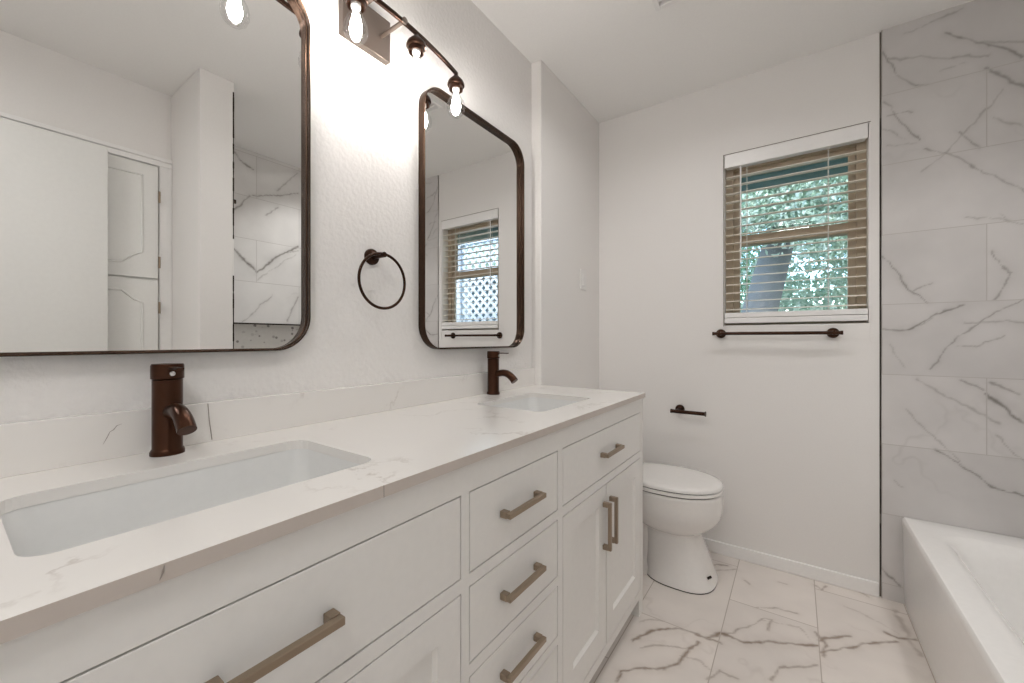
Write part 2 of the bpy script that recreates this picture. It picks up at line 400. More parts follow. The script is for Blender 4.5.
def stone_sheet(name, m, axis, level, a0, a1, b0, b1, thick, step, veins, holes=(), **k):
    """a slab of tiles (front face finely divided to carry the veins); axis = its normal; holes = cells left out"""
    na, nb = max(2, int((a1 - a0) / step) + 1), max(2, int((b1 - b0) / step) + 1)
    a = np.linspace(a0, a1, na); b = np.linspace(b0, b1, nb); A, B = np.meshgrid(a, b, indexing='ij')
    F = vein_field(A, B, veins)
    def pos(A_, B_, l):
        z = np.full(A_.shape, l)
        return np.stack({0: (z, A_, B_), 1: (A_, z, B_), 2: (A_, B_, z)}[axis], -1).reshape(-1, 3)
    V = pos(A, B, level); idx = np.arange(na * nb).reshape(na, nb)
    q = np.stack([idx[:-1, :-1], idx[1:, :-1], idx[1:, 1:], idx[:-1, 1:]], -1)
    keep = np.ones(q.shape[:2], bool)
    ca, cb = (A[:-1, :-1] + A[1:, 1:]) / 2, (B[:-1, :-1] + B[1:, 1:]) / 2
    for h in holes: keep &= ~((ca > h[0]) & (ca < h[1]) & (cb > h[2]) & (cb < h[3]))
    q = q[keep].reshape(-1, 4)
    corners = pos(np.array([a0, a1, a1, a0]), np.array([b0, b0, b1, b1]), level + thick)
    n0 = len(V); V = np.vstack([V, corners])
    fr = [idx[0, 0], idx[-1, 0], idx[-1, -1], idx[0, -1]]
    e = [(fr[i], fr[(i + 1) % 4], n0 + (i + 1) % 4, n0 + i) for i in range(4)] if not holes else []
    me = bpy.data.meshes.new(name); me.from_pydata(V.tolist(), [], q.tolist() + [tuple(int(v) for v in t) for t in e])
    me.materials.append(m)
    at = me.attributes.new('vein', 'FLOAT', 'POINT'); at.data.foreach_set('value', np.concatenate([F.ravel(), np.zeros(4)]).astype(np.float32))
    o = bpy.data.objects.new(name, me); COL.objects.link(o)
    for kk, vv in k.items(): o[kk] = vv
    return o

# ------------------------------------------------------------------ the room
D = 2.344        # window wall
VX = -1.042      # vanity wall
JX = -.988       # stepped-out wall beyond the vanity
JY = 1.652       # where it steps out
CX = .73         # closet wall
BY = -1.10       # back wall
CH = 2.44
TX = .300        # where the tiles begin
PX0, PY0, PY1 = .315, .745, .893   # end wall of the tub alcove
TBX = 1.09       # far (long) wall of the tub alcove

stone_sheet('floor', M_tile_f, 2, 0., VX - .06, .76, BY - .06, D + .02, -.05, .0055, FLOOR_VEINS + random_veins(-1, .7, -1, 1.3, 30, 5), kind='structure')
struct('ceiling', BX(VX - .12, TBX + .12, BY - .12, D + .12, CH, CH + .1), M_ceil)
struct('wall_left', BX(VX - .12, VX, BY - .12, JY, 0, CH), M_vwall)
bm = BX(VX - .12, JX, JY, D + .12, 0, CH)
struct('wall_left_step', bm, M_wall, bevel=.004)
# window wall with its opening
WX0, WX1, WZ0, WZ1 = -.303, .262, 1.183, 2.058
bm = NB()
box(bm, JX, WX0, D, D + .12, 0, CH); box(bm, WX1, TX - .003, D, D + .12, 0, CH)
box(bm, WX0, WX1, D, D + .12, 0, WZ0); box(bm, WX0, WX1, D, D + .12, WZ1, CH)
bmesh.ops.remove_doubles(bm, verts=bm.verts, dist=1e-5)
struct('wall_window_side', bm, M_wall)
struct('wall_tub_end', BX(TX - .003, TBX + .12, D + .006, D + .12, 0, CH), M_gapl)
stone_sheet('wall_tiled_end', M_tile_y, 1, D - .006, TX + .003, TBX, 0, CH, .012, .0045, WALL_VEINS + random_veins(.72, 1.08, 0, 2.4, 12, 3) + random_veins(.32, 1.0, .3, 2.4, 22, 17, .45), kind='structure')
stone_sheet('wall_tiled_long', M_tile_x, 0, TBX - .01, PY1, D - .006, 0, CH, .01, .007, TUB_VEINS + random_veins(1.65, 2.3, 0, 2.4, 14, 8) + random_veins(.9, 1.7, 0, 1, 6, 2), holes=[(1.02, 1.9, .92, 1.222)], kind='structure')
bm = BX(TBX + .11, TBX + .12, PY1 - .14, D + .12, 0, CH)
struct('wall_tub_side', bm, M_wall)
# niche in the long wall
nz0, nz1, ny0, ny1 = .92, 1.222, 1.02, 1.9
bm = NB(); box(bm, TBX + .07, TBX + .075, ny0 - .01, ny1 + .01, nz0 - .01, nz1 + .01)
nb = thing('shower_niche', 'wide niche backed with pebble mosaic in the long tub wall, seen in the large mirror', 'niche', (TBX - .01, 1.46, nz0))
obj('mosaic_back', bm, M_pebble, nb)
bm = NB()
box(bm, TBX - .009, TBX + .07, ny0 - .012, ny1 + .012, nz1, nz1 + .01); box(bm, TBX - .009, TBX + .07, ny0 - .012, ny1 + .012, nz0 - .01, nz0)
box(bm, TBX - .009, TBX + .07, ny0 - .012, ny0, nz0, nz1); box(bm, TBX - .009, TBX + .07, ny1, ny1 + .012, nz0, nz1)
obj('niche_lining', bm, M_trim, nb)
bm = NB(); box(bm, TBX - .014, TBX - .009, ny0, ny1, nz1 - .004, nz1 + .006)
box(bm, TBX - .014, TBX - .009, ny0 - .006, ny0, nz0, nz1 + .006); box(bm, TBX - .014, TBX - .009, ny1, ny1 + .006, nz0, nz1 + .006)
obj('edge_trim', bm, M_gap, nb)
# alcove end wall and closet wall
bm = BX(PX0, TBX + .12, PY0, PY1, 0, CH)
struct('wall_tub_partition', bm, M_wall, bevel=.003)
DY0, DY1, DZ = -1.0, -.28, 2.045
bm = NB(); box(bm, CX, CX + .12, DY1, PY0, 0, CH); box(bm, CX, CX + .12, BY - .12, DY0, 0, CH); box(bm, CX, CX + .12, DY0, DY1, DZ, CH)
struct('wall_closet_side', bm, M_wall)
struct('wall_back', BX(VX - .12, CX + .12, BY - .12, BY, 0, CH), M_wall)
# hall beyond the doorway
bm = NB(); box(bm, 1.95, 2.05, -1.9, .6, 0, CH); box(bm, CX + .12, 1.95, -2., -1.9, 0, CH); box(bm, CX + .12, 1.95, .5, .6, 0, CH)
struct('wall_hall', bm, M_wall)
struct('floor_hall', BX(.76, 2.05, -2., .6, -.05, 0), mat('hall_floor', (.4, .33, .27), .5))
struct('ceiling_hall', BX(CX + .12, 2.05, -2., .6, CH, CH + .05), M_ceil)
# baseboard with a small rounded top
def baseboard(name, p, z=.06, t=.012):
    struct(name, BX(*p[:4], 0, z), M_trim, bevel=.004, seg=3)
baseboard('baseboard_window_side', (JX, TX - .006, D - .012, D), .062)
baseboard('baseboard_left', (JX, JX + .012, JY + .02, D - .012))
baseboard('baseboard_partition', (PX0 - .012, PX0, PY0 - .0, PY1 - .01))
# the dark open joint between plaster and tile, ragged and broken
random.seed(4)
def ragged(bm, fix, a, z0, z1, w, axis, broken=()):
    z = z0
    while z < z1:
        dz = random.uniform(.012, .05); w0 = w * random.uniform(.65, 1.25); zt = min(z + dz, z1)
        if not any(b0 < z < b1 for b0, b1 in broken):
            if axis == 1: box(bm, a - w0 / 2, a + w0 / 2, fix - .001, fix + .004, z, zt)
            else: box(bm, fix - .001, fix + .004, a - w0 / 2, a + w0 / 2, z, zt)
        z = zt
bm = NB(); ragged(bm, D - .0005, TX - .0008, .095, 2.066, .0024, 1, [(.30, .325), (.47, .48), (.70, .715), (1.03, 1.04)])
ragged(bm, D - .0005, TX + .0065, 2.155, 2.43, .0045, 1)
struct('trim_1', bm, M_gap)
bm = NB(); ragged(bm, PX0 - .0005, PY1 - .004, .5, 2.39, .006, 0, [(1.40, 1.62)]); box(bm, PX0 - .006, PX0, PY1 - .006, PY1 + .007, 1.815, 1.835)
struct('trim_2', bm, M_gap)
# raised plaster board edge round the window's right side
bm = NB(); box(bm, WX1 + .006, TX - .004, D - .003, D, 1.10, 2.068); 
struct('trim_3', bm, M_wall)
bm = NB(); box(bm, WX0 - .0035, WX0 - .0012, D - .0015, D, 1.178, WZ1 + .003); box(bm, WX0 - .0035, WX1 + .009, D - .0025, D, WZ1 + .003, WZ1 + .0052)
struct('trim_5', bm, M_gapl)

# ------------------------------------------------------------------ window, blind
win = NB()
gy = D + .085
fo = [(WX0, WX1, WZ0, WZ1)]
box(win, WX0, WX0 + .035, gy - .015, gy + .03, WZ0, WZ1); box(win, WX1 - .035, WX1, gy - .015, gy + .03, WZ0, WZ1)
box(win, WX0 + .035, WX1 - .035, gy - .015, gy + .03, WZ0, WZ0 + .03); box(win, WX0 + .035, WX1 - .035, gy - .015, gy + .03, WZ1 - .06, WZ1)
wo_ = struct('window_1', win, M_sash, bevel=.002)
def sash(name, z0, z1, y, side, tr, brail):
    bm = NB(); x0, x1 = WX0 + .035, WX1 - .035
    box(bm, x0, x0 + side, y, y + .022, z0, z1); box(bm, x1 - side, x1, y, y + .022, z0, z1)
    box(bm, x0 + side, x1 - side, y, y + .022, z0, z0 + brail); box(bm, x0 + side, x1 - side, y, y + .022, z1 - tr, z1)
    s = struct(name, bm, M_sash, wo_, bevel=.0015)
    struct('pane', BX(x0 + side, x1 - side, y + .009, y + .012, z0 + brail, z1 - tr), M_pane, s)
sash('lower_sash', WZ0 + .03, 1.652, gy - .008, .03, .05, .03)
sash('upper_sash', 1.60, WZ1 - .06, gy + .014, .026, .03, .05)
blind = thing('venetian_blind', 'cream horizontal slat blind lowered over the window beside the tub', 'blind', (0, D + .02, WZ1))
bm = NB(); box(bm, WX0 + .003, WX1 - .003, D - .004, D + .006, 1.993, WZ1 - .001)
obj('valance', bm, M_trim, blind, bevel=.0015)
obj('headrail', BX(WX0 + .006, WX1 - .006, D + .01, D + .055, 2.0, 2.04), M_trim, blind, bevel=.002)
bm = NB(); zs = 1.265
while zs < 1.985:
    w, tilt = .048, R(6)
    yc = D + .034
    prev = None; rows = []
    for k in range(5):
        s = -1 + k / 2.; yy = yc + s * w / 2 * math.cos(tilt); zz = zs + s * w / 2 * math.sin(tilt) + (1 - s * s) * .0022
        rows.append((yy, zz))
    up = [(WX0 + .005, y, z + .0014) for y, z in rows] + [(WX0 + .005, y, z - .0014) for y, z in rows[::-1]]
    dn = [(WX1 - .005, y, z) for _, y, z in up]
    ring_loft(bm, [up, dn]); zs += .0428
obj('slats', bm, M_slat, blind)
bm = NB(); box(bm, WX0 + .003, WX1 - .003, D - .006, D + .05, 1.222, 1.247); box(bm, WX0 + .003, WX1 - .003, D - .007, D + .05, 1.194, 1.220)
obj('bottom_rail', bm, M_trim, blind, bevel=.0025)
for cx in (WX0 + .10, WX1 - .138):
    bm = NB(); tube(bm, [(cx, D + .009, 1.25), (cx, D + .009, 2.0)], .0013, 6); tube(bm, [(cx, D + .059, 1.25), (cx, D + .059, 2.0)], .0013, 6)
    obj('ladder_cord', bm, M_cord, blind)
for cx in (WX0 + .004,): pass
bm = NB(); tube(bm, [(WX0 + .075, D + .002, 1.50), (WX0 + .075, D + .002, 1.99)], .0035, 8); obj('tilt_wand', bm, M_trim, blind, smooth=40)

# ------------------------------------------------------------------ closet and door, seen in the large mirror
cl = struct('door_2', BX(CX - .012, CX, .10, .683, .02, 2.03), M_door, bevel=.002)
def panel_outline(y0, y1, z0, z1, c=.05, bottom=True):
    if bottom: return [(y0, z1), (y0, z0 + c * 1.2), (y0 + c * .6, z0 + c * .9), (y0 + c * 1.6, z0), (y1 - c * 1.6, z0), (y1 - c * .6, z0 + c * .9), (y1, z0 + c * 1.2), (y1, z1)]
    return [(y0, z1 - c * 1.2), (y0, z0), (y1, z0), (y1, z1 - c * 1.2), (y1 - c * .6, z1 - c * .9), (y1 - c * 1.6, z1), (y0 + c * 1.6, z1), (y0 + c * .6, z1 - c * .9)]
for nm, z0, z1, bt in (('upper_leaf', 1.432, 2.02, True), ('lower_leaf', .10, 1.422, False)):
    lf = struct(nm, BX(CX - .030, CX - .012, .105, .683, z0, z1), M_door, cl, bevel=.003)
    out = panel_outline(.17, .618, z0 + .07, z1 - .06, .05, bt)
    bm = NB(); tube(bm, [(CX - .030, y, z) for y, z in out], .006, 6, closed=True)
    struct('panel_moulding', bm, M_door, lf, smooth=60)
for z in (1.865, 1.519, 1.279):
    bm = NB(); tube(bm, [(CX - .034, .687, z - .03), (CX - .034, .687, z + .03)], .005, 8); struct('hinge', bm, M_brush, cl, smooth=40)
bm = NB(); box(bm, CX - .018, CX, .69, PY0 - .001, 0, 2.035); box(bm, CX - .018, CX, .03, .10, 0, 2.035)
box(bm, CX - .018, CX, .03, PY0 - .001, 2.035, 2.062); box(bm, CX - .026, CX, .02, PY0 - .001, 2.062, 2.082)
struct('door_casing', bm, M_trim, cl, bevel=.003)
dl = struct('door_1', BX(.635, .668, DY1 + .0, .479, .012, 2.03), M_door, bevel=.002)
for sx, s in ((.635, -1),):
    bm = NB(); lathe(bm, [(.03, 0), (.03, .006), (.012, .008), (.011, .03), (.026, .038), (.028, .05), (.02, .06), (.001, .062)], (sx, .42, .94), (s, 0, 0)); struct('door_knob', bm, M_bronze, dl, smooth=35)
for z in (.25, 1.02, 1.8):
    bm = NB(); box(bm, .668, CX, DY1 - .002, DY1 + .004, z - .045, z + .045); tube(bm, [(.70, DY1 - .004, z - .045), (.70, DY1 - .004, z + .045)], .006, 8); struct('hinge', bm, M_brush, dl)
bm = NB(); box(bm, CX - .016, CX, DY0 - .06, DY0, 0, DZ + .06); box(bm, CX - .016, CX, DY0, DY1, DZ, DZ + .06)
struct('trim_4', bm, M_trim, bevel=.003)

# ------------------------------------------------------------------ vanity cabinet
FX = -.513; CB = -1.022; VY0, VY1 = -.119, 1.667; CT0, CT = .875, .893
van = thing('vanity_cabinet', 'long white double vanity with shaker doors, drawers and champagne metal pulls', 'cabinet', (FX, .768, 0))
D1 = (-.094, .567); D2 = (.589, .943); D3 = (.970, 1.634)
ZT0, ZT1 = .661, .819
opens = [(D1[0], D1[1], ZT0, ZT1), (D1[0], D1[1], .10, .635), (D3[0], D3[1], ZT0, ZT1), (D3[0], D3[1], .10, .635),
         (D2[0], D2[1], ZT0, ZT1), (D2[0], D2[1], .487, .637), (D2[0], D2[1], .330, .463), (D2[0], D2[1], .10, .308)]
def plate_with_holes(bm, rect, holes, to3, thick_vec):
    """flat plate with rectangular or outlined holes, extruded by thick_vec"""
    loops = [[(rect[0], rect[2]), (rect[1], rect[2]), (rect[1], rect[3]), (rect[0], rect[3])]] if isinstance(rect[0], (int, float)) else [rect]
    for h in holes: loops.append([(h[0], h[2]), (h[1], h[2]), (h[1], h[3]), (h[0], h[3])] if isinstance(h[0], (int, float)) else h)
    es = []
    for lp in loops:
        vs = [bm.verts.new(to3(*p)) for p in lp]
        es += [bm.edges.new((vs[i], vs[(i + 1) % len(vs)])) for i in range(len(vs))]
    g = bmesh.ops.triangle_fill(bm, use_beauty=True, use_dissolve=False, edges=es)
    fs = [f for f in g['geom'] if isinstance(f, bmesh.types.BMFace)]
    ex = bmesh.ops.extrude_face_region(bm, geom=fs)
    bmesh.ops.translate(bm, verts=[v for v in ex['geom'] if isinstance(v, bmesh.types.BMVert)], vec=thick_vec)
    return bm
bm = plate_with_holes(NB(), (VY0, VY1, .07, CT0), opens, lambda a, b: (FX, a, b), Vector((-.02, 0, 0)))
obj('face_frame', bm, M_cab, van)
bm = NB(); box(bm, CB, FX - .02, VY1 - .018, VY1, .07, CT0); box(bm, CB, FX - .02, VY0, VY0 + .018, .07, CT0)
box(bm, CB, FX - .024, VY0 + .018, VY1 - .018, .07, .088); box(bm, CB, CB + .006, VY0 + .018, VY1 - .018, .088, .8)
box(bm, CB + .006, FX - .024, .571, .589, .088, .70); box(bm, CB + .006, FX - .024, .949, .967, .088, .70)
obj('carcass', bm, M_cab, van)
for y0, y1 in ((VY0, VY0 + .05), (VY1 - .05, VY1)):
    for x0, x1 in ((FX - .045, FX), (CB, CB + .05)):
        obj('foot', BX(x0, x1, y0, y1, 0, .07), M_cab, van)
G = .0028
def pull(parent, y, z, L, vertical=False):
    bm = NB(); t = .0055; x0, x1 = FX + .017, FX + .028
    if vertical:
        box(bm, x0, x1, y - t, y + t, z - L / 2, z + L / 2)
        for s in (-1, 1): box(bm, FX, x0, y - .007, y + .007, z + s * (L / 2 - .0075) - .0075, z + s * (L / 2 - .0075) + .0075)
    else:
        box(bm, x0, x1, y - L / 2, y + L / 2, z - t, z + t)
        for s in (-1, 1): box(bm, FX, x0, y + s * (L / 2 - .0075) - .0075, y + s * (L / 2 - .0075) + .0075, z - .007, z + .007)
    obj('handle', bm, M_brush, parent, bevel=.0012)
def drawer(y0, y1, z0, z1, hy, hz):
    d = obj('drawer', BX(FX - .02, FX, y0 + G, y1 - G, z0 + G, z1 - G), M_cab, van, bevel=.001)
    pull(d, hy, hz, .149)
def door(y0, y1, z0, z1, hy, hz):
    y0 += G; y1 -= G; z0 += G; z1 -= G; s = .058
    bm = NB(); a, b = (y0 + s, y1 - s), (z0 + s + .02, z1 - s)
    plate_with_holes(bm, (y0, y1, z0, z1), [(a[0], a[1], b[0], b[1])], lambda p, q: (FX, p, q), Vector((-.02, 0, 0)))
    box(bm, FX - .016, FX - .009, a[0] - .001, a[1] + .001, b[0] - .001, b[1] + .001)
    # the chamfer that runs round the sunk panel
    o = [(a[0], b[0]), (a[1], b[0]), (a[1], b[1]), (a[0], b[1])]; c = .006
    i_ = [(a[0] + c, b[0] + c), (a[1] - c, b[0] + c), (a[1] - c, b[1] - c), (a[0] + c, b[1] - c)]
    vo = [bm.verts.new((FX - .001, *q)) for q in o]; vi = [bm.verts.new((FX - .009, *q)) for q in i_]; 
    for k in range(4): bm.faces.new((vo[k], vo[(k + 1) % 4], vi[(k + 1) % 4], vi[k]))
    d = obj('door', bm, M_cab, van); pull(d, hy, hz, .153, True)
drawer(*D1, ZT0, ZT1, .2365, .741); drawer(*D3, ZT0, ZT1, 1.300, .740)
drawer(*D2, ZT0, ZT1, .762, .741); drawer(*D2, .487, .637, .762, .567); drawer(*D2, .330, .463, .762, .398); drawer(*D2, .10, .308, .762, .21)
door(D3[0], 1.276, .10, .635, 1.252, .506); door(1.276, D3[1], .10, .635, 1.308, .507)
door(D1[0], .238, .10, .635, .205, .515); door(.238, D1[1], .10, .635, .270, .515)
# ------------------------------------------------------------------ worktop with sink cut-outs
top = thing('countertop', 'white veined quartz worktop with two sink cut-outs on the vanity', 'countertop', (-.76, .768, CT0))
S1 = (-.888, -.620, .047, .462); S2 = (-.888, -.620, 1.045, 1.410)
out = [(-1.040, -.135), (-.504, -.135), (-.504, 1.671), (-.985, 1.671), (-.985, JY - .001), (-.990, JY - .001), (-1.040, JY - .001)]
holes = [[(x, y) for x, y in rrect(s[0], s[1], s[2], s[3], .03, 6)] for s in (S1, S2)]
bm = plate_with_holes(NB(), out, holes, lambda a, b: (a, b, CT), Vector((0, 0, CT0 - CT)))
# keep the slab closed: extrude_face_region leaves the top in place
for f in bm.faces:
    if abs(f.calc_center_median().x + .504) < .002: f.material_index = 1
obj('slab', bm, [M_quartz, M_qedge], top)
obj('backsplash', BX(VX + .001, -1.022, -.135, JY - .002, CT, .977), M_quartz, top, bevel=.0012)
for pts, rr in (([(-1.0217, .334, .975), (-1.0217, .3365, .94), (-1.0217, .3413, .897)], .0009), ([(-.5042, .386, CT + .0001), (-.5042, .3862, CT0)], .0009)):
    bm = NB(); tube(bm, pts, rr, 6); obj('seam', bm, M_qvein, top, label='thin dark seam line')
for pts, rr in (([(-1.0219, .200, .955), (-1.0219, .193, .9525), (-1.0219, .189, .946), (-1.0219, .184, .943), (-1.0219, .180, .933), (-1.0219, .175, .922)], [.0002, .0005, .0007, .0004, .0006, .0002]),
                ([(-.5042, .129, CT - .002), (-.5042, .128, .885), (-.5042, .1255, .878)], [.0004, .0013, .0004])):
    bm = NB(); tube(bm, pts, rr, 6); obj('vein', bm, M_qvein, top, label='brown vein')
def sink(S, label):
    t = thing('sink', label, 'sink', ((S[0] + S[1]) / 2, (S[2] + S[3]) / 2, CT0))
    e = .008; rings = []
    for (g, z, r) in ((.022, CT0 - .0002, .045), (.0012, CT0 - .0002, .031), (.0004, CT0 - .004, .031), (-.002, CT0 - .05, .04), (-.006, CT0 - .10, .05), (-.02, CT0 - .128, .06), (-.045, CT0 - .138, .07), (-.11, CT0 - .142, .03)):
        rings.append([(x, y, z) for x, y in rrect(S[0] - g, S[1] + g, S[2] - g, S[3] + g, r if r < (S[1] - S[0]) / 2 + g else .02, 6)])
    outer = [[(x, y, z) for x, y in rrect(S[0] - g, S[1] + g, S[2] - g, S[3] + g, .05, 6)] for g, z in ((-.02, CT0 - .155), (.012, CT0 - .11), (.014, CT0 - .012), (.022, CT0 - .012))]
    bm = NB(); ring_loft(bm, outer + rings); obj('basin', bm, M_sink, t, smooth=50)
    bm = NB(); c = ((S[0] + S[1]) / 2 - .02, (S[2] + S[3]) / 2); lathe(bm, [(.022, 0), (.022, .002), (.016, .003), (.014, .001), (.001, .0012)], (c[0], c[1], CT0 - .142)); obj('drain', bm, M_bronze, t, smooth=40)
sink(S1, 'rectangular white undermount sink in front of the near faucet, under the large mirror')
sink(S2, 'rectangular white undermount sink at the far end of the vanity')
def faucet(x, y, label):
    t = thing('faucet', label, 'faucet', (x, y, CT), 'single lever bronze faucets'); z = CT
    bm = NB(); lathe(bm, [(.0265, 0), (.0265, .006), (.0245, .010), (.0232, .012), (.0232, .142)], (x, y, z)); obj('body', bm, M_bronze_b, t, smooth=40)
    bm = NB(); lathe(bm, [(.0225, .1425), (.0252, .144), (.0252, .168), (.0238, .1715), (.001, .172)], (x, y, z)); obj('cap', bm, M_bronze_b, t, smooth=40)
    pts = []
    for k in range(13):
        s = k / 12.; pts.append((x + .016 + .088 * s, y, z + .080 + .012 * math.sin(s * 2.0) * 1.2 - .036 * s ** 2.6))
    bm = NB(); tube(bm, pts, [.0125 + .0022 * k / 12. for k in range(13)], 20); obj('spout', bm, M_bronze_b, t, smooth=50)
    bm = NB(); box(bm, x + .022, x + .072, y - .006, y + .006, z + .1625, z + .1665); obj('lever', bm, M_bronze_b, t, bevel=.0015)
    bm = NB(); lathe(bm, [(.0045, 0), (.0045, .004), (.001, .0045)], (x + .0245, y, z + .154), (1, 0, 0), 14); obj('set_screw', bm, M_chrome, t, label='small chrome set screw')
faucet(-.985, .257, 'dark bronze single lever faucet under the large mirror, nearest the camera')
faucet(-.990, 1.284, 'dark bronze single lever faucet at the far sink, under the smaller looking mirror')

# ------------------------------------------------------------------ mirrors
def mirror(y0, y1, z0, z1, label):
    t = thing('wall_mirror', label, 'mirror', (VX, (y0 + y1) / 2, z0), 'bronze framed wall mirrors'); r = .085
    prof = [(0, 0), (0, .029), (-.0007, .030), (-.0030, .030), (-.0035, .0293), (-.0035, .0185), (-.0055, .0175), (-.0062, .0168), (-.0062, 0)]
    bm = NB(); rings = [[(VX + d, a, b) for a, b in rrect(y0 - n, y1 + n, z0 - n, z1 + n, r + n, 14)] for n, d in prof]
    ring_loft(bm, rings, closed=True); obj('frame', bm, M_frame, t, smooth=35)
    i = .0060
    bm = NB(); ring_loft(bm, [[(VX + d, a, b) for a, b in rrect(y0 + i, y1 - i, z0 + i, z1 - i, r - i, 14)] for d in (.002, .009)])
    obj('glass', bm, M_mirror, t)
mirror(-.060, .5515, 1.084, 1.985, 'tall bronze framed mirror with rounded corners over the near sink, partly out of frame')
mirror(.938, 1.545, 1.076, 1.985, 'bronze framed rounded mirror over the far sink, reflecting the window')

# ------------------------------------------------------------------ vanity light
LZ = 2.022; LC = .722
vl = thing('vanity_light', 'four bulb bronze vanity light bar with bowed rail above the mirrors', 'light', (VX, LC, LZ))
obj('back_plate', BX(VX, VX + .022, LC - .076, LC + .083, LZ - .062, LZ + .062), M_nickel, vl, bevel=.001)
def bowx(y): s = (y - LC) / .303; return -.920 - .032 * s * s
bm = NB(); n = 40; rings = []
for k in range(n + 1):
    y = LC - .312 + .624 * k / n; x = bowx(y)
    rings.append([(x + a, y, LZ + b) for a, b in ((.004, -.0065), (.004, .0065), (-.004, .0065), (-.004, -.0065))])
ring_loft(bm, rings); obj('rail', bm, M_bronze, vl, bevel=.001)
for s in (-1, 1):
    y = LC + s * .05; bm = NB(); tube(bm, [(VX + .02, y, LZ), (bowx(y), y, LZ)], .006, 12); lathe(bm, [(.009, 0), (.009, .006), (.001, .0065)], (bowx(y) + .003, y, LZ), (1, 0, 0), 14)
    obj('support_arm', bm, M_nickel, vl, smooth=40)
bulb_prof = [(.0125, 0), (.0133, -.022), (.0155, -.030), (.021, -.040), (.0275, -.052), (.0312, -.067), (.0306, -.081), (.025, -.094), (.0155, -.1025), (.006, -.1065), (.0004, -.107)]
for dy in (-.303, -.101, .101, .303):
    y = LC + dy; x = bowx(y)
    bm = NB(); lathe(bm, [(.006, -.004), (.008, -.010), (.016, -.018), (.025, -.028), (.029, -.037), (.0292, -.043), (.0262, -.045), (.0235, -.046), (.0232, -.058), (.0215, -.059), (.021, -.045), (.001, -.044)], (x, y, LZ), (0, 0, 1)); obj('socket', bm, M_bronze, vl, smooth=35)
    b = thing('light_bulb', {-.303: 'clear glowing bulb at the near end of the light bar, seen in the large mirror', -.101: 'clear glowing bulb hanging in front of the square back plate',
                             .101: 'clear glowing bulb second from the far end of the light bar', .303: 'clear glowing bulb at the far end of the light bar, over the far mirror'}[dy], 'light bulb', (x, y, LZ - .045), 'clear bulbs on the vanity light bar')
    bm = NB(); lathe(bm, bulb_prof, (x, y, LZ - .045), cap=False); obj('glass', bm, M_bulb, b, smooth=60)
    bm = NB(); lathe(bm, [(.0115, .004), (.0125, 0), (.0125, -.014), (.010, -.018), (.004, -.03), (.003, -.036), (.0008, -.037)], (x, y, LZ - .0455)); obj('screw_base', bm, M_trim, b, smooth=40)
    bm = NB()
    for q in range(4):
        a = q * math.pi / 2 + .4; rr = .0095
        tube(bm, [(x + rr * .6 * math.cos(a), y + rr * .6 * math.sin(a), LZ - .045 - .036), (x + rr * math.cos(a), y + rr * math.sin(a), LZ - .045 - .070), (x + rr * .6 * math.cos(a), y + rr * .6 * math.sin(a), LZ - .045 - .090)], [.0045, .0078, .0055], 8)
    obj('filament', bm, M_fill, b)

# ------------------------------------------------------------------ bronze wall fittings
def rosette(bm, c, axis, r=.0235):
    lathe(bm, [(r, 0), (r, .006), (r * .93, .009), (r * .55, .011), (.0095, .013), (.009, .02)], c, axis, 28)
t = thing('towel_ring', 'round dark bronze towel ring on the wall between the mirrors', 'towel ring', (VX, .752, 1.358))
bm = NB(); rosette(bm, (VX, .752, 1.358), (1, 0, 0), .024); tube(bm, [(VX + .01, .752, 1.358), (VX + .064, .752, 1.358)], .008, 14); obj('mount', bm, M_bronze, t, smooth=35)
bm = NB(); rr = .0795; c = (.752, 1.358 - rr + .003)
tube(bm, [(VX + .056, c[0] + rr * math.sin(R(a)), c[1] + rr * math.cos(R(a))) for a in range(0, 360, 6)], .0042, 10, closed=True); obj('ring', bm, M_bronze, t, smooth=60)
t = thing('towel_bar', 'straight dark bronze towel bar on the wall under the window', 'towel bar', (-.09, D, 1.141))
for x in (-.317, .139):
    bm = NB(); rosette(bm, (x, D, 1.141), (0, -1, 0)); tube(bm, [(x, D - .012, 1.141), (x, D - .062, 1.141)], .0085, 14); obj('mount', bm, M_bronze, t, smooth=35)
bm = NB(); tube(bm, [(-.349, D - .055, 1.141), (.171, D - .055, 1.141)], .0078, 16)
for x, s in ((-.349, 1), (.171, -1)): lathe(bm, [(.0092, 0), (.0092, .009)], (x, D - .055, 1.141), (s, 0, 0), 16)
obj('bar', bm, M_bronze, t, smooth=35)
t = thing('toilet_paper_holder', 'small dark bronze toilet paper bar on the wall above the toilet, empty', 'toilet paper holder', (-.518, D, .729))
bm = NB(); rosette(bm, (-.518, D, .731), (0, -1, 0), .024); tube(bm, [(-.518, D - .012, .731), (-.518, D - .078, .729)], .0085, 14); obj('mount', bm, M_bronze, t, smooth=35)
bm = NB(); tube(bm, [(-.548, D - .073, .728), (-.378, D - .073, .728)], .0098, 16)
lathe(bm, [(.0112, 0), (.0112, .008)], (-.550, D - .073, .728), (1, 0, 0), 16); lathe(bm, [(.0135, 0), (.0135, .005), (.009, .007)], (-.376, D - .073, .728), (-1, 0, 0), 16)
obj('bar', bm, M_bronze, t, smooth=35)
t = thing('light_switch', 'white rocker light switch on the stepped wall beyond the vanity', 'light switch', (JX, 2.11, 1.45))
obj('cover_plate', BX(JX, JX + .006, 2.072, 2.148, 1.391, 1.506), M_plastic, t, bevel=.003)
obj('rocker', BX(JX + .006, JX + .010, 2.094, 2.127, 1.415, 1.482), M_plastic, t, bevel=.002)
t = thing('ceiling_vent', 'white louvred vent on the ceiling, cut by the top of the frame', 'vent', (-.32, 1.49, CH))
bm = NB(); x0, x1, y0, y1 = -.452, -.2, 1.38, 1.64
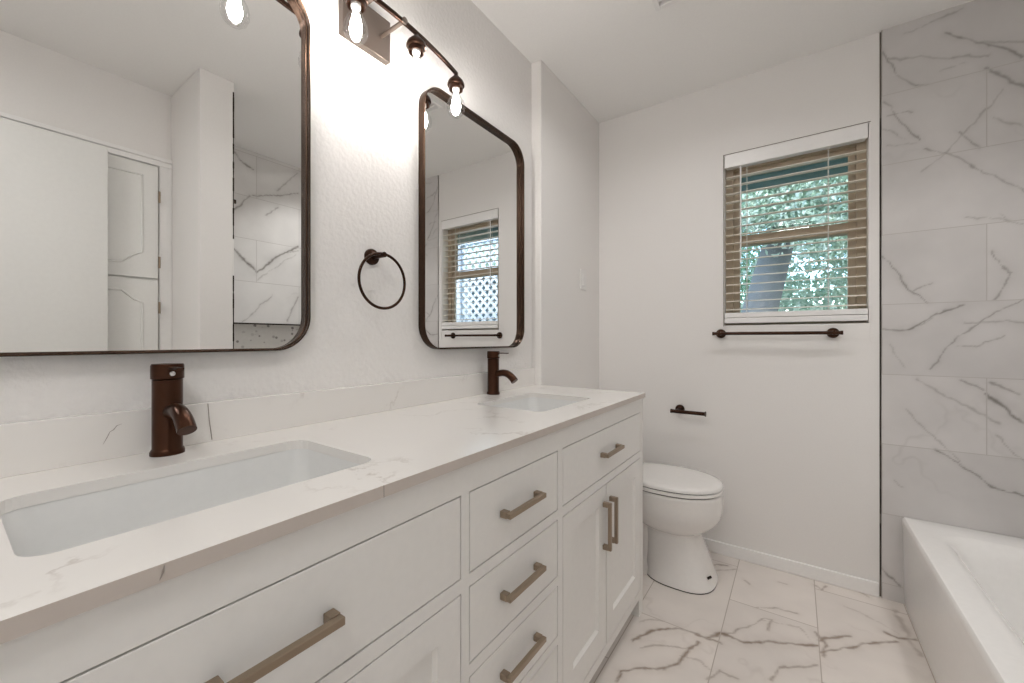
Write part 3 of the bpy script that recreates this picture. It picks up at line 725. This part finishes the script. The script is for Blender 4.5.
box(bm, x0, x0 + .02, y0, y1, CH - .034, CH); box(bm, x1 - .02, x1, y0, y1, CH - .034, CH); box(bm, x0 + .02, x1 - .02, y0, y0 + .02, CH - .034, CH); box(bm, x0 + .02, x1 - .02, y1 - .02, y1, CH - .034, CH)
obj('frame', bm, M_plastic, t, bevel=.003)
bm = NB()
for k in range(9): box(bm, x0 + .02, x1 - .02, y0 + .026 + k * .023, y0 + .036 + k * .023, CH - .030, CH - .001)
obj('louvres', bm, M_plastic, t)
t = thing('added_ceiling_lamp', 'unseen round flush ceiling lamp added behind the camera as fill', 'lamp', (-.02, -.5, CH))  # added fixture to go with the fill behind the camera
bm = NB(); lathe(bm, [(.17, 0), (.17, -.018), (.16, -.022), (.15, -.012), (.001, -.012)], (-.02, -.5, CH)); obj('base', bm, M_bronze, t, smooth=40)
bm = NB(); lathe(bm, [(.148, -.013), (.146, -.03), (.13, -.055), (.09, -.075), (.04, -.084), (.001, -.086)], (-.02, -.5, CH)); obj('added_diffuser', bm, M_added_glow, t, smooth=60)

t = thing('added_recessed_light', 'unseen round recessed ceiling light added over the bathtub as fill', 'light', (.72, 1.60, CH))  # added fixture to go with the tub fill, out of view
bm = NB(); lathe(bm, [(.095, 0), (.095, -.004), (.078, -.007), (.074, 0)], (.72, 1.60, CH), cap=False); obj('trim_ring', bm, M_plastic, t, smooth=40)
bm = NB(); lathe(bm, [(.074, -.001), (.074, -.003), (.001, -.003)], (.72, 1.60, CH)); obj('lens', bm, M_added_glow, t)
# ------------------------------------------------------------------ toilet
TY = 2.04
wc = thing('toilet', 'white elongated toilet with closed lid between the vanity and the window wall', 'toilet', (-.6, TY, 0))
def loft(secs, N=56): return [[(x, y, z) for x, y in egg(xc, TY, fr - xc, xc - bk, hy, n, N)] for z, xc, fr, bk, hy, n in secs]
def smooth_secs(secs, sub=4):
    out = []
    for i in range(len(secs) - 1):
        p0, p1, p2, p3 = secs[max(i - 1, 0)], secs[i], secs[i + 1], secs[min(i + 2, len(secs) - 1)]
        for k in range(sub):
            t = k / sub; out.append(tuple(.5 * (2 * b + (c - a) * t + (2 * a - 5 * b + 4 * c - d) * t * t + (3 * b - a - 3 * c + d) * t ** 3) for a, b, c, d in zip(p0, p1, p2, p3)))
    out.append(secs[-1]); return out
secs = [(.005, -.44, -.292, -.60, .150, 2.7), (.012, -.44, -.293, -.60, .150, 2.7), (.05, -.445, -.308, -.60, .141, 2.6), (.12, -.455, -.331, -.60, .125, 2.5), (.175, -.465, -.350, -.605, .113, 2.4), (.215, -.475, -.363, -.62, .106, 2.3), (.223, -.478, -.357, -.63, .111, 2.25),
        (.238, -.48, -.333, -.66, .130, 2.2), (.26, -.49, -.303, -.70, .151, 2.2), (.29, -.50, -.281, -.72, .168, 2.2), (.33, -.50, -.270, -.74, .178, 2.2), (.375, -.50, -.268, -.75, .181, 2.2), (.405, -.50, -.267, -.75, .183, 2.2), (.4135, -.50, -.272, -.75, .179, 2.2)]
bm = NB(); ring_loft(bm, loft(smooth_secs(secs))); obj('bowl', bm, M_porc, wc, smooth=60)
bm = NB(); ring_loft(bm, loft([(0, -.44, -.293, -.60, .149, 2.7), (.005, -.44, -.293, -.60, .149, 2.7)])); obj('base_shadow_ring', bm, M_gap, wc, label='dark ring painted as the shadow line where the foot meets the floor')  # dark ring stands in for the contact shadow under the foot
bm = NB(); ring_loft(bm, [[(x, y, z) for x, y in rrect(-.955, -.56, TY - w, TY + w, .04, 5)] for z, w in ((0, .115), (.03, .112), (.06, .088), (.2, .08), (.3, .12), (.37, .17), (.41, .18))]); obj('trapway', bm, M_porc, wc, smooth=50)
bm = NB(); ring_loft(bm, loft([(.4185, -.50, -.270, -.735, .180, 2.2), (.421, -.50, -.266, -.74, .184, 2.2), (.431, -.50, -.266, -.74, .184, 2.2), (.4335, -.50, -.270, -.735, .180, 2.2)])); obj('seat', bm, M_porc, wc, smooth=40)
bm = NB(); ring_loft(bm, loft([(.4378, -.50, -.273, -.735, .178, 2.2), (.439, -.50, -.268, -.74, .182, 2.2), (.449, -.50, -.269, -.74, .181, 2.2), (.456, -.50, -.277, -.735, .173, 2.2), (.4595, -.50, -.30, -.72, .15, 2.2), (.462, -.50, -.36, -.68, .10, 2.2)])); obj('lid', bm, M_porc, wc, smooth=60)
bm = NB(); ring_loft(bm, loft([(.410, -.50, -.2755, -.73, .1745, 2.2), (.440, -.50, -.277, -.73, .173, 2.2)])); obj('seat_gap_shadow', bm, M_gap, wc, label='dark filler painted as the shadow lines between bowl, seat and lid')  # dark core stands in for the shade in the seat and lid slits
for s in (-1, 1):
    obj('hinge', box(NB(), -.765, -.735, TY + s * .07 - .02, TY + s * .07 + .02, .415, .452), M_porc, wc, bevel=.006)
bm = NB(); ring_loft(bm, [[(x, y, z) for x, y in rrect(-.975 , -.795 + e, TY - .21 - e, TY + .21 + e, .03, 5)] for z, e in ((.41, -.02), (.46, -.008), (.74, 0))]); obj('tank', bm, M_porc, wc, smooth=40)
bm = NB(); ring_loft(bm, [[(x, y, z) for x, y in rrect(-.978, -.787 + e, TY - .218 - e, TY + .218 + e, .03, 5)] for z, e in ((.741, -.004), (.745, 0), (.768, 0), (.776, -.006))]); obj('tank_lid', bm, M_porc, wc, smooth=40)
bm = NB(); tube(bm, [(-.793, TY + .15, .69), (-.78, TY + .15, .69), (-.775, TY + .10, .685)], .006, 8); obj('flush_lever', bm, M_chrome, wc, smooth=50)
bm = NB(); tube(bm, [(-.319, TY - .077, .054), (-.305, TY - .068, .062)], .0052, 8); obj('bolt_slot', bm, M_gap, wc, label='small black slot at the foot of the bowl')

# ------------------------------------------------------------------ bathtub
tb = thing('bathtub', 'white alcove bathtub with a flat apron in front of the marble tile wall', 'bathtub', (.72, 1.61, 0))
X0, X1, Y0, Y1 = .366, TBX - .013, PY1 + .003, D - .009
RZ = .368
rings = []
for (a, b, c, d, z, r) in ((.374, X1, Y0, Y1, 0, .004), (.372, X1, Y0, Y1, .04, .004), (.368, X1, Y0, Y1, RZ - .06, .004), (X0, X1, Y0, Y1, RZ - .02, .004), (X0 + .001, X1, Y0, Y1, RZ - .008, .004), (X0 + .006, X1, Y0, Y1, RZ - .001, .006), (X0 + .013, X1 - .004, Y0 + .004, Y1 - .004, RZ, .008),
        (.436, 1.004, .99, 2.225, RZ, .10), (.445, 1.0, .995, 2.22, RZ - .001, .10), (.455, .994, 1.005, 2.21, RZ - .005, .10), (.464, .988, 1.015, 2.20, RZ - .012, .10), (.472, .982, 1.03, 2.185, RZ - .024, .10), (.478, .977, 1.04, 2.17, RZ - .045, .105), (.486, .97, 1.065, 2.145, RZ - .12, .11), (.500, .955, 1.10, 2.10, .13, .12), (.53, .93, 1.15, 2.05, .085, .12), (.58, .88, 1.22, 1.98, .07, .10), (.68, .78, 1.4, 1.8, .066, .04)):
    rings.append([(x, y, z) for x, y in rrect(a, b, c, d, r, 8)])
bm = NB(); ring_loft(bm, rings); obj('shell', bm, M_tub, tb, smooth=45)
bm = NB(); lathe(bm, [(.03, 0), (.03, .003), (.001, .004)], (.73, 1.95, .0745)); obj('drain', bm, M_chrome, tb, smooth=40)

# ------------------------------------------------------------------ outdoors, seen through the blind
struct('floor_outside', BX(-6, 7, D + .13, 12, -.35, -.3), M_grass)
t = thing('roof_eave', 'teal grey roof eave above the window outside', 'eave', (0, 2.9, 2.2))
obj('soffit', BX(-3, 4.5, D + .13, 3.15, 2.26, 2.29), M_soffit, t); obj('fascia', BX(-3, 4.5, 3.15, 3.18, 2.11, 2.32), M_soffit, t)
obj('gutter', BX(-3, 4.5, 3.18, 3.26, 2.2, 2.31), mat('gutter_white', (.45, .55, .6), .5), t, bevel=.02)
t = thing('lattice_screen', 'pale diagonal lattice fence outside, seen through the window in the far mirror', 'fence', (1.05, 4.0, -.3))
bm = NB(); lx0, lx1, lz0, lz1 = .55, 1.55, -.3, 2.35; sp = .115
def clip(x0, z0, dx, dz):
    ts = []
    t0, t1 = -9, 9
    for p, d_, lo, hi in ((x0, dx, lx0, lx1), (z0, dz, lz0, lz1)):
        a, b = (lo - p) / d_, (hi - p) / d_; t0, t1 = max(t0, min(a, b)), min(t1, max(a, b))
    return (t0, t1) if t1 - t0 > .05 else None
for sgn, yy in ((1, 4.0), (-1, 4.012)):
    k = -40
    while k < 60:
        c_ = k * sp; k += 1
        q = clip(lx0, lz0 + c_ * 1.0, 1., 1. * sgn)
        if not q: continue
        a = Vector((lx0 + q[0], yy, lz0 + c_ + sgn * q[0])); b = Vector((lx0 + q[1], yy, lz0 + c_ + sgn * q[1])); w = Vector((-sgn, 0, 1)).normalized() * .017
        ring_loft(bm, [[a - w, a + w, a + w + Vector((0, .008, 0)), a - w + Vector((0, .008, 0))], [b - w, b + w, b + w + Vector((0, .008, 0)), b - w + Vector((0, .008, 0))]])
obj('lattice', bm, M_lattice, t)
bm = NB(); box(bm, lx0 - .07, lx0, 3.98, 4.05, lz0, lz1 + .05); box(bm, lx1, lx1 + .07, 3.98, 4.05, lz0, lz1 + .05); box(bm, lx0, lx1, 3.98, 4.05, lz1, lz1 + .06); obj('posts_and_rail', bm, M_lattice, t)
t = thing('garden_shed', 'blue grey boarded shed wall outside beside the lattice, seen in the far mirror', 'shed', (2.6, 4.6, -.3))
bm = NB(); box(bm, 1.65, 3.8, 4.3, 5.2, -.3, 2.0); obj('walls', bm, M_siding, t)
bm = NB(); box(bm, 1.55, 3.9, 4.2, 5.3, 2.0, 2.08); obj('roof', bm, M_lattice, t)
def leaves(name, parent, m, c, rad, n, seed, size=.05):
    g = np.random.default_rng(seed); d = g.normal(size=(n, 3)); d /= np.linalg.norm(d, axis=1)[:, None]
    rr = g.random(n) ** .45; P = np.array(c) + d * rr[:, None] * np.array(rad)
    # leaves gather in clumps with gaps between
    k = g.normal(size=(60, 3)); k /= np.linalg.norm(k, axis=1)[:, None]; K = np.array(c) + k * (g.random(60) ** .4)[:, None] * np.array(rad)
    ci = g.integers(0, 60, n); P = K[ci] + g.normal(size=(n, 3)) * np.array(rad) * .16
    a = g.normal(size=(n, 3)); a /= np.linalg.norm(a, axis=1)[:, None]; b = np.cross(a, g.normal(size=(n, 3))); b /= np.linalg.norm(b, axis=1)[:, None]
    s = (size * g.uniform(.6, 1.4, n))[:, None]
    V = np.stack([P - a * s, P - b * s * .4, P + a * s, P + b * s * .4], 1).reshape(-1, 3) - np.array(parent.location)
    F = np.arange(4 * n).reshape(-1, 4); me = bpy.data.meshes.new(name); me.from_pydata(V.tolist(), [], F.tolist()); me.materials.append(m)
    o = bpy.data.objects.new(name, me); COL.objects.link(o); o.parent = parent
def tree(label, base, pts, radii, crowns, m, seed, n=9000, size=.05):
    t = thing('tree', label, 'tree', base, 'trees outside the window')
    bm = NB(); tube(bm, [Vector(base) + Vector(p) for p in pts], radii, 14); obj('trunk', bm, M_bark, t, smooth=60)
    for i, (c, r) in enumerate(crowns): leaves('foliage', t, m, c, r, n, seed + i, size)
tree('leaning grey trunked tree close to the window, low in its left half', (-.53, 5.2, -.3), [(0, 0, 0), (.08, 0, .9), (.2, 0, 1.7), (.42, 0, 2.6), (.7, 0, 3.6)], [.22, .19, .17, .14, .1], [((.3, 4.75, 2.55), (.8, .3, .62)), ((.35, 5.6, 3.2), (1.2, .8, .7)), ((-.9, 5.8, 2.9), (.8, .6, .8))], M_leaf, 10, 14000, .03)
tree('pale leafy tree outside, filling the right half of the window', (1.0, 6.6, -.3), [(0, 0, 0), (-.05, 0, 1.2), (.05, 0, 2.4), (.2, 0, 3.5)], [.12, .1, .08, .05], [((.55, 6.8, 1.5), (1.3, .8, 1.1)), ((1.1, 6.6, 3.0), (1.5, .9, 1.0))], M_leaf, 20, 9000)
tree('darker leafy tree farther back to the left outside', (-1.6, 8.2, -.3), [(0, 0, 0), (.05, 0, 1.2), (-.05, 0, 2.4), (.1, 0, 3.8)], [.16, .14, .11, .07], [((-.9, 8.2, 1.6), (1.7, .9, 1.4)), ((-1.2, 8.0, 3.6), (1.9, 1., 1.3))], M_leaf2, 30, 9000)
tree('bushy green tree outside behind the lattice, seen in the far mirror', (3.2, 7.5, -.3), [(0, 0, 0), (0, 0, 1.5), (.1, 0, 3)], [.12, .1, .06], [((3.0, 7.2, 2.6), (2.0, 1.2, 1.6)), ((4.6, 8, 3.2), (1.8, 1.2, 1.6))], M_leaf, 40, 9000)
